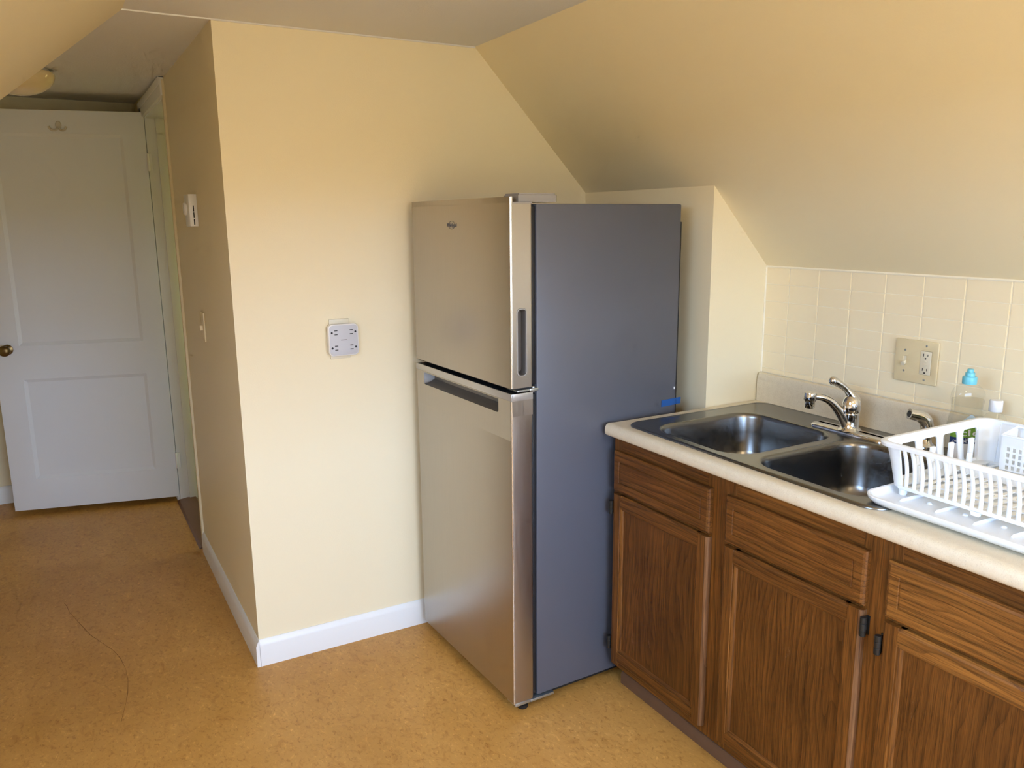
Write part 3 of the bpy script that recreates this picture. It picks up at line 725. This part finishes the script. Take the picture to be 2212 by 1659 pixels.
lathe(bm, [(0, -.013), (.007, -.0118), (.0115, -.007), (.0132, 0), (.0115, .007), (.007, .0118), (0, .013)], m=Matrix.Translation(fp3(.058, 1.0765)), seg=18, cap0=False, cap1=False)
obj('lever', bm, CHROME, FA, angle=60)

# ------------------------------------------------------------------ side sprayer
sc_ = Vector((1.548, -1.405))
SP = thing('side_sprayer', (sc_.x, sc_.y, .920), 'chrome pull-out side sprayer standing between faucet and soap bottle', 'sprayer')
bm = B(); lathe(bm, [(.026, 0), (.026, .003), (.020, .008), (.015, .013), (.0135, .022), (.0125, .024)], c=(sc_.x, sc_.y, ZF), seg=28); obj('collar', bm, CHROME, SP, angle=50)
d2 = Vector((math.cos(math.radians(150)), math.sin(math.radians(150)), 0)); s3 = Vector((sc_.x, sc_.y, 0))
path = [s3+Vector((0, 0, .940)), s3+Vector((0, 0, .952))] + bez(s3+Vector((0, 0, .956)), s3-d2*.002+Vector((0, 0, .990)), s3+d2*.006+Vector((0, 0, 1.000)), s3+d2*.030+Vector((0, 0, 1.007)), 10)+[s3+d2*.052+Vector((0, 0, 1.012))]
bm = tube(B(), path, [.0140, .0145]+[.0158+.0020*math.sin(i/10*PI) for i in range(11)]+[.0150], 18); obj('spray_head', bm, CHROME, SP, angle=60)
e = path[-1]; t_ = (path[-1]-path[-2]).normalized()
bm = tube(B(), [e-t_*.002, e+t_*.0012], .009, 16); obj('nozzle', bm, BLACK, SP)

# ------------------------------------------------------------------ bottles
def ell(bm, prof, c, rz, cap0=True, cap1=True, seg=36):
    """prof: (half width, half depth, z)"""
    rs = []
    for w, d, z in prof:
        ring = []
        for i in range(seg):
            a = 2*PI*i/seg; ca, sa = math.cos(a), math.sin(a)
            x = w*math.copysign(abs(ca)**.8, ca); y = d*math.copysign(abs(sa)**.8, sa)
            ring.append((c[0]+x*math.cos(rz)-y*math.sin(rz), c[1]+x*math.sin(rz)+y*math.cos(rz), z))
        rs.append(ring)
    return rings(bm, rs, cap0, cap1)
bc = (1.512, -1.530); brz = math.radians(-32)
BT = thing('dish_soap_bottle', (bc[0], bc[1], .914), 'clear dish soap bottle with pale cyan cap behind the dish rack', 'bottle')
bprof = [(.034, .022, .9155), (.040, .027, .918), (.0435, .030, .930), (.0445, .030, .96), (.0445, .030, .995), (.043, .029, 1.020), (.039, .027, 1.042), (.0365, .0255, 1.055), (.0375, .026, 1.068), (.0400, .027, 1.083), (.0395, .0265, 1.096), (.034, .024, 1.108), (.025, .020, 1.116), (.0165, .0165, 1.120), (.0155, .0155, 1.1265)]
obj('bottle_wall', ell(B(), bprof, bc, brz, True, False), PET, BT, angle=60)
lprof = [(max(w-.0018, .004), max(d-.0018, .004), max(z, .9175)) for w, d, z in bprof if z < 1.08]+[(.0372, .0248, 1.0815)]
obj('liquid', ell(B(), lprof, bc, brz), SOAP, BT, angle=60)
bm = B(); lathe(bm, [(.0145, 1.120), (.0168, 1.1205), (.0172, 1.123), (.0172, 1.137), (.0160, 1.1395), (.0115, 1.141), (.0112, 1.149), (.0105, 1.1500), (.0078, 1.1502), (.0076, 1.158), (.0068, 1.1590), (0, 1.1592)], c=(bc[0], bc[1], 0), seg=28, cap1=False)
obj('cap', bm, CYAN, BT, angle=40, label='pale cyan push-pull cap')
def wrap(z0, z1, a0, a1, off, shape=None):
    """label sheet following the bottle's front between angles a0..a1"""
    bm = B(); rs = []; nz, na = 8, 20
    def at(a, z, o):
        for (w0, d0, q0), (w1, d1, q1) in zip(bprof[:-1], bprof[1:]):
            if q0 <= z <= q1:
                t = (z-q0)/(q1-q0); w, d = w0+(w1-w0)*t+o, d0+(d1-d0)*t+o; break
        ca, sa = math.cos(a), math.sin(a)
        x = w*math.copysign(abs(ca)**.8, ca); y = d*math.copysign(abs(sa)**.8, sa)
        return (bc[0]+x*math.cos(brz)-y*math.sin(brz), bc[1]+x*math.sin(brz)+y*math.cos(brz), z)
    for side in (off, off+.0005):
        for j in range(na+1):
            a = a0+(a1-a0)*j/na; zt = shape(j/na) if shape else z1
            rs.append([at(a, z0+(zt-z0)*k/nz, side) for k in range(nz+1)])
    n = na+1
    V = [[bm.verts.new(p) for p in r] for r in rs]
    for s in (0, n):
        for j in range(na):
            for k in range(nz): bm.faces.new((V[s+j][k], V[s+j+1][k], V[s+j+1][k+1], V[s+j][k+1]))
    return bm, at
FRA = -PI/2    # the side that faces the room
bm, at = wrap(.925, .985, FRA-1.15, FRA+1.15, .0004); lab = obj('label_sheet', bm, LBL_WHITE, BT, angle=60)
bm, at = wrap(.985, 1.012, FRA-1.15, FRA+1.15, .0004); obj('label_green_band', bm, LBL_GREEN, lab, angle=60)
bm, at = wrap(.970, .986, FRA-1.15, FRA+1.25, .0010); obj('label_navy_band', bm, LBL_NAVY, lab, angle=60)
bm, at = wrap(1.0122, 1.05, FRA-.75, FRA+.75, .0004, lambda t: 1.016+.030*(1-abs(2*t-1))); obj('label_blue_top', bm, LBL_BLUE, lab, angle=60)
def on_label(s, width, zc, mat, nm):
    bm = text(s, width, .0004, Matrix.Identity(4), bold=.01)
    for v in bm.verts:
        a = FRA+v.co.x/.034; p = Vector(at(a, zc+v.co.y, .0018+v.co.z)); v.co = p
    obj(nm, bm, mat, lab)
on_label('ecleo', .050, .998, LBL_WHITE, 'lettering')
on_label('ULTRA', .012, .983, LBL_WHITE, 'lettering')
on_label('DISH DETERGENT', .060, .9765, LBL_WHITE, 'lettering')
b2c = (1.567, -1.572)
B2 = thing('small_bottle', (b2c[0], b2c[1], .914), 'small clear bottle with white screw cap behind the dish soap', 'bottle')
bm = B(); lathe(bm, [(.024, .9155), (.028, .918), (.029, .925), (.029, 1.020), (.027, 1.032), (.020, 1.041), (.013, 1.045), (.0125, 1.052)], c=(b2c[0], b2c[1], 0), seg=28, cap1=False); obj('bottle_wall', bm, PET, B2, angle=60)
bm = B(); lathe(bm, [(.0255, .9175), (.0272, .922), (.0272, .99), (0, .99)], c=(b2c[0], b2c[1], 0), seg=28, cap1=False); obj('liquid', bm, SOAP, B2, angle=60)
bm = B(); lathe(bm, [(.0150, 1.050), (.0158, 1.051), (.0158, 1.077), (.0145, 1.0795), (0, 1.080)], c=(b2c[0], b2c[1], 0), seg=28, cap1=False); obj('cap', bm, LBL_WHITE, B2, angle=40)

# ------------------------------------------------------------------ drain tray and dish rack
TR = thing('drain_tray', (1.27, -1.84, .920), 'white plastic drain tray under the dish rack, overlapping the sink edge', 'tray')
tx0, tx1, ty0, ty1 = 1.014, 1.545, -2.09, -1.598
bm = B()
def tp(i, r): return rrect(tx0+i, tx1-i, ty0+i, ty1-i, r, 8)
ZT = .9215
rings(bm, [[(x, y, ZT) for x, y in tp(.012, .04)], [(x, y, ZT+.010) for x, y in tp(.002, .048)], [(x, y, ZT+.0165) for x, y in tp(0, .05)], [(x, y, ZT+.0185) for x, y in tp(.002, .048)], [(x, y, ZT+.0180) for x, y in tp(.007, .044)],
           [(x, y, ZT+.0075) for x, y in tp(.014, .038)], [(x, y, ZT+.0045) for x, y in tp(.022, .032)]], True, True)
tray = obj('tray_body', bm, RACK, TR, angle=50)
for y in (-1.662, -1.744, -1.826, -1.902, -1.98):
    obj('rib', tube(B(), [(1.076, y, ZT+.0045), (1.080, y, ZT+.006), (1.13, y-.004, ZT+.0075), (1.24, y-.010, ZT+.0075), (1.40, y-.016, ZT+.006)], [.002, .0035, .004, .004, .003], 8), RACK, tray)
for y in (-1.705, -1.785, -1.865, -1.945):
    bm = B(); lathe(bm, [(.006, ZT+.004), (.005, ZT+.007), (.002, ZT+.0085), (0, ZT+.009)], c=(1.115, y, 0), seg=14, cap1=False); obj('bump', bm, RACK, tray)

RK = thing('dish_rack', (1.29, -1.83, .930), 'white plastic slatted dish rack standing on its drain tray beside the sink', 'dish rack')
rx0, rx1, ry0, ry1, ZR = 1.076, 1.492, -2.062, -1.586, 1.050     # rim outline
bx0, bx1, by0, by1, ZBF = 1.106, 1.468, -2.045, -1.608, .948       # floor outline
# rim
bm = B()
def rp_(i, r): return rrect(rx0+i, rx1-i, ry0+i, ry1-i, r, 8)
rings(bm, [[(x, y, ZR-.010) for x, y in rp_(.0, .036)], [(x, y, ZR-.003) for x, y in rp_(-.0015, .036)], [(x, y, ZR) for x, y in rp_(.001, .035)], [(x, y, ZR+.001) for x, y in rp_(.006, .032)], [(x, y, ZR) for x, y in rp_(.0115, .028)], [(x, y, ZR-.006) for x, y in rp_(.0125, .027)], [(x, y, ZR-.010) for x, y in rp_(.010, .030)]])
V = None
obj('rim', bm, RACK, RK, angle=50)
# end walls with four rounded windows (local u along x, v along z)
def endwall(yt, yb_, name='end_wall'):
    hs = [rrect(a, b_, .956, 1.030, .009, 5) for a, b_ in ((1.154, 1.210), (1.233, 1.289), (1.312, 1.369), (1.391, 1.448))]
    outer = [(rx0+.038, ZR-.004), (bx0+.028, ZBF-.004), (bx1-.028, ZBF-.004), (rx1-.038, ZR-.004)]
    bm = plate(outer, hs, .0045, .0008)
    for v in bm.verts:
        t = (ZR-v.co.y)/(ZR-ZBF); yy = yt+(yb_-yt)*t
        v.co = Vector((v.co.x, yy+v.co.z, v.co.y))
    return obj(name, bm, RACK, RK)
endwall(ry1-.008, by1+.001); endwall(ry0+.008, by0-.001)
# prongs standing in the windows
for x in (1.182, 1.236, 1.306, 1.386):
    bm = bx(x-.0075, x+.0075, -1.628, -1.620, ZBF, 1.018 if x > 1.2 else 1.005, bev=.002); obj('prong', bm, RACK, RK)
for x in (1.16, 1.215, 1.27, 1.345):
    bm = bx(x-.007, x+.007, -1.650, -1.643, ZBF, .992, bev=.002); obj('prong', bm, RACK, RK)
# front slats: shared mesh
def slatmesh(xt, xb, bow):
    p = bez((xt, 0, ZR-.006), (xt+(xb-xt)*.50+bow, 0, ZR-.035), (xb+bow*.6, 0, ZBF+.035), (xb, 0, ZBF-.002), 10)
    bm = tube(B(), p, .0048, 8, sy=.72, up=Vector((1, 0, 0)))
    me = bpy.data.meshes.new('slat'); bmesh.ops.recalc_face_normals(bm, faces=bm.faces); bm.to_mesh(me); bm.free(); finish(me, RACK, 50); return me
sm = slatmesh(rx0+.010, bx0+.001, .006)
for k in range(20):
    o = link('slat', sm, RK); o.location = Vector((0, -1.6515-.0186*k, 0)) - RK.location
# rounded corner walls at all four corners, blending into the first slat
def corner(sx, sy, ext):
    cxt, cyt = (rx0+.040 if sx < 0 else rx1-.040), (ry1-.040 if sy > 0 else ry0+.040)
    cxb, cyb = (bx0+.030 if sx < 0 else bx1-.030), (by1-.030 if sy > 0 else by0+.030)
    bm = B(); rs = []
    for off in (0, .0045):
        for k in range(9):
            a = PI/2*k/8
            ux, uy = sx*math.sin(a), sy*math.cos(a)
            rs.append((off, [(cxt+ux*(.031-off), cyt+uy*(.031-off), ZR-.005), ((cxt+cxb)/2+ux*(.0295-off), (cyt+cyb)/2+uy*(.0295-off), (ZR+ZBF)/2), (cxb+ux*(.029-off), cyb+uy*(.029-off), ZBF-.003)]))
        x_t, x_b = cxt+sx*(.031-off), cxb+sx*(.029-off)
        rs.append((off, [(x_t, cyt-sy*ext, ZR-.005), ((x_t+x_b)/2, (cyt+cyb)/2-sy*ext*.6, (ZR+ZBF)/2), (x_b, cyb-sy*ext*.25, ZBF-.003)]))
    outer = [r for o, r in rs if o == 0]; inner = [r for o, r in rs if o > 0]
    loops = [o_ + i_[::-1] for o_, i_ in zip(outer, inner)]
    rings(bm, loops, True, True)
    obj('corner_wall', bm, RACK, RK, angle=50)
corner(-1, 1, .016); corner(-1, -1, .012); corner(1, 1, .012); corner(1, -1, .012)
# back wall solid
bm = plate([(ry0+.038, ZR-.004), (ry1-.038, ZR-.004), (by1-.028, ZBF-.004), (by0+.028, ZBF-.004)], [], .0045, .0008)
for v in bm.verts:
    t = (ZR-v.co.y)/(ZR-ZBF); v.co = Vector((rx1-.008+(bx1-rx1+.008)*t+v.co.z, v.co.x, v.co.y))
obj('back_wall', bm, RACK, RK)
# floor: grid plate, bottom rail
hs = []
for iy in range(15):
    for ix in range(6):
        x0 = bx0+.016+ix*.0565; y0 = by0+.030+iy*.0258
        hs.append([(x0, y0), (x0+.046, y0), (x0+.046, y0+.017), (x0, y0+.017)])
obj('floor_grid', plate(rrect(bx0, bx1, by0, by1, .030, 5), hs, .0035, .0005, Matrix.Translation((0, 0, ZBF))), RACK, RK)
bm = B(); box(bm, bx0-.003, bx0+.006, by0+.024, by1-.026, ZBF-.005, ZBF+.003, bev=.0015); prism(bm, [(-1.800, ZBF-.003), (-1.822, ZBF-.003), (-1.819, ZBF-.013), (-1.803, ZBF-.013)], 'X', bx0-.003, bx0+.004)
obj('bottom_rail', bm, RACK, RK)
# notched ridge across the floor
bm = B(); yy = [-1.645-.0105*k for k in range(35)]
top = [(y, .972 if (k % 2 == 0) else .960) for k, y in enumerate(yy)]
prism(bm, [(yy[0], ZBF)]+top+[(yy[-1], ZBF)], 'X', 1.322, 1.336)
obj('plate_ridge', bm, RACK, RK)
for x, y in ((bx0+.013, by1-.030), (bx1-.013, by1-.030), (bx0+.013, by0+.026), (bx1-.013, by0+.026)):
    bm = B(); lathe(bm, [(.0075, ZT+.005), (.009, ZT+.008), (.0095, ZBF-.001)], c=(x, y, 0), seg=16); obj('foot', bm, RACK, RK)
# cutlery holder hooked on the back wall
CH = thing('cutlery_holder', (1.44, -1.75, .955), 'white perforated plastic cutlery holder at the back of the dish rack', 'holder')
cy0, cy1, cx0, cx1 = -1.86, -1.684, 1.405, 1.463
hs = [[(cy1-.014-.0135*i, 1.010-.0145*j), (cy1-.014-.0135*i-.0075, 1.010-.0145*j), (cy1-.014-.0135*i-.0075, 1.010-.0145*j-.0095), (cy1-.014-.0135*i, 1.010-.0145*j-.0095)] for i in range(11) for j in range(4)]
obj('front_face', plate(rrect(cy0, cy1, .954, 1.036, .010, 4), hs, .003, .0006, frame(Vector((cx0, 0, 0)), (0, 1, 0), (0, 0, 1))), RACK, CH)
for y in (cy0+.002, cy1-.002):
    obj('side_face', prism(B(), [(cx0, 1.034), (cx1, 1.044), (cx1, .954), (cx0, .956)], 'Y', y-.0015, y+.0015), RACK, CH)
obj('holder_floor', bx(cx0, cx1, cy0, cy1, .953, .956), RACK, CH)
obj('holder_rim', tube(B(), [(cx0, cy0, 1.036), (cx0, cy1, 1.036), (cx1+.006, cy1, 1.047), (cx1+.006, cy0, 1.047)], .003, 8, closed=True), RACK, CH)

# ------------------------------------------------------------------ switch and outlet plate on the tiles
SWP = thing('switch_outlet_plate', (1.628, -1.306, 1.073), 'ivory two-gang plate with toggle switch and outlet on the tiled wall', 'wall plate')
pm = frame(Vector((1.6225, -1.306, 1.1345)), (0, -1, 0), (0, 0, 1))      # +x right in view, +z towards -x? (checked: points to the wall's front)
def on_plate(bm, nm, mat, par=None): return obj(nm, bm, mat, par or SWP)
pw, phh = .066, .0615
on_plate(plate(rrect(-pw, pw, -phh, phh, .004, 3), [rrect(-.0345-.005, -.0345+.005, -.012, .012, .001, 2), rrect(.030-.0165, .030+.0165, -.0335, .0335, .002, 3)], .0058, .002, pm), 'plate', IVORY)
T = lambda x0, x1, y0, y1, z0, z1, bev=0: bx(x0, x1, y0, y1, z0, z1, bev=bev, m=pm)
zn = -1 if (pm @ Vector((0, 0, 1))).x > 1.6225 else 1           # outward sign of local z
def TT(x0, x1, y0, y1, d0, d1, bev=0):
    a, b_ = sorted((d0*zn, d1*zn)); return T(x0, x1, y0, y1, a, b_, bev)
on_plate(TT(-.0395, -.0295, -.0125, .0125, -.003, .001), 'switch_well', IVORY2)
bm = B(); box(bm, -.0345-.0042, -.0345+.0042, -.005, .005, 0, .013, bev=.0012, m=pm @ Matrix.Scale(zn, 4, (0, 0, 1)) @ Matrix.Translation((0, -.004, 0)) @ Matrix.Rotation(math.radians(25), 4, 'X')); on_plate(bm, 'toggle', IVORY2)
rec = on_plate(TT(.0138, .0462, -.0332, .0332, -.003, .0042, .0008), 'receptacle', IVORY2)
for s in (-1, 1):
    yy = .0205*s
    for dx, hh in ((-.0065, .0040), (.0065, .0034)):
        on_plate(TT(.030+dx-.0009, .030+dx+.0009, yy+.002-hh, yy+.002+hh, .0041, .0046), 'slot', SLOT, rec)
    bm = B(); lathe(bm, [(.0024, .0041*zn), (.0024, .0046*zn)], c=(.030, yy-.0075, 0), seg=12, m=pm); on_plate(bm, 'slot', SLOT, rec)
on_plate(TT(.0245, .0355, .0015, .0065, .0041, .0056, .0004), 'test_button', IVORY2, rec)
on_plate(TT(.0245, .0355, -.0065, -.0015, .0041, .0056, .0004), 'test_button', IVORY2, rec)
for x, y in ((-.0345, .030), (-.0345, -.030), (.030, .0485), (.030, -.0485)):
    bm = B(); lathe(bm, [(.0032, .0028*zn), (.0032, .0036*zn), (.0015, .0042*zn), (0, .0043*zn)], c=(x, y, 0), seg=14, m=pm, cap1=False); on_plate(bm, 'screw', GALV)

# ------------------------------------------------------------------ plug-in outlet tap on the yellow partition
OT = thing('outlet_tap', (.355, 0, 1.085), 'square white multi-outlet tap plugged into the yellow partition wall', 'outlet')
om = frame(Vector((.352, 0, 1.141)), (1, 0, 0), (0, 0, 1))    # local z = -y (out of the wall)
bm = plate(rrect(-.036, .036, -.069, .070, .003, 3), [], .006, .002, om @ Matrix.Translation((-.005, 0, .003))); obj('wall_plate', bm, IVORY2, OT)
bm = plate(rrect(-.0515, .0515, -.0535, .0535, .014, 6), [], .020, .003, om @ Matrix.Translation((0, 0, .016))); obj('housing', bm, ADAPT2, OT)
bm = plate(rrect(-.053, .053, -.055, .055, .015, 6), [], .009, .003, om @ Matrix.Translation((0, 0, .0300))); fce = obj('face_rim', bm, ADAPT2, OT)
bm = plate(rrect(-.0495, .0495, -.0515, .0515, .0125, 6), [], .002, .0006, om @ Matrix.Translation((0, 0, .0345))); fc2 = obj('face', bm, ADAPT, OT)
for sx in (-1, 1):
    for sy in (-1, 1):
        cx, cy = sx*.029, sy*.0265
        for dy in (-.0068, .0068):
            obj('slot', bx(cx-.0056-sx*.002, cx+.0056-sx*.002, cy+dy-.0014, cy+dy+.0014, .0350, .0358, m=om), SLOT, fc2)
        bm = B(); lathe(bm, [(.0036, .0350), (.0036, .0358)], c=(cx+sx*.0125, cy, 0), seg=14, m=om); obj('slot', bm, SLOT, fc2)
obj('print_line', bx(-.0105, .0105, -.0010, .0014, .0350, .0357, m=om), GREYTXT, fc2)

# ------------------------------------------------------------------ hall wall fittings
TS = thing('thermostat', (0, .60, 1.585), 'small white wall thermostat with dark vent slots on the hall wall', 'thermostat')
tsb = obj('case', bx(-.030, -.0005, .548, .655, 1.527, 1.645, bev=.002), ADAPT2, TS)
for k in range(3):
    obj('vent_slot', bx(-.0165, -.0125, .5472, .5485, 1.533+.0245*k, 1.533+.0245*k+.0215), SLOT, tsb)
bm = B(); lathe(bm, [(.024, 0), (.024, .006), (.020, .010), (0, .0105)], seg=24, m=Matrix.Translation((-.030, .615, 1.592)) @ Matrix.Rotation(-PI/2, 4, 'Y'), cap1=False)
obj('dial', bm, ADAPT2, TS)
LS = thing('light_switch', (0, .63, 1.08), 'tan-painted light switch plate on the hall wall below the thermostat', 'switch')
obj('plate', bx(-.006, -.0003, .595, .665, 1.082, 1.196, bev=.002), PAINT, LS)
obj('toggle', bx(-.017, -.005, .625, .635, 1.125, 1.145, bev=.002), PAINT, LS)
CX, CY = -.535, 1.23
CL = thing('ceiling_light', (CX, CY, 2.150), 'round frosted dome ceiling light on the hall ceiling', 'light')
bm = B(); lathe(bm, [(.112, 0), (.112, -.012), (.105, -.018)], c=(CX, CY, 2.152), seg=40); obj('base_ring', bm, WHITE, CL)
bm = B(); lathe(bm, [(.128, -.012)]+[(.132*math.cos(a), -.018-.085*math.sin(a)) for a in [PI/2*i/10 for i in range(0, 10)]]+[(0, -.103)], c=(CX, CY, 2.152), seg=40, cap0=False, cap1=False); obj('shade', bm, GLOBE, CL, angle=60)

# ------------------------------------------------------------------ kitchen ceiling lamp (above and behind the viewpoint)
LX, LY = 0.25, -3.25
KL = thing('ceiling_light', (LX, LY, H), 'warm glowing dome light on the kitchen ceiling', 'light')
bm = B(); lathe(bm, [(.15, 0), (.15, -.02), (.14, -.026)], c=(LX, LY, H), seg=36); obj('base_ring', bm, WHITE, KL)
em = bpy.data.materials.new('lit_globe'); em.use_nodes = True; pe = em.node_tree.nodes['Principled BSDF']
pe.inputs['Base Color'].default_value = (.8, .7, .5, 1); pe.inputs['Emission Color'].default_value = (*LAMP_COLOR, 1); pe.inputs['Emission Strength'].default_value = LAMP_POWER
bm = B(); lathe(bm, [(.138, -.022)]+[(.138*math.cos(a), -.024-.075*math.sin(a)) for a in [PI/2*i/10 for i in range(1, 10)]]+[(0, -.099)], c=(LX, LY, H), seg=36, cap0=False, cap1=False); obj('shade', bm, em, KL, angle=60)
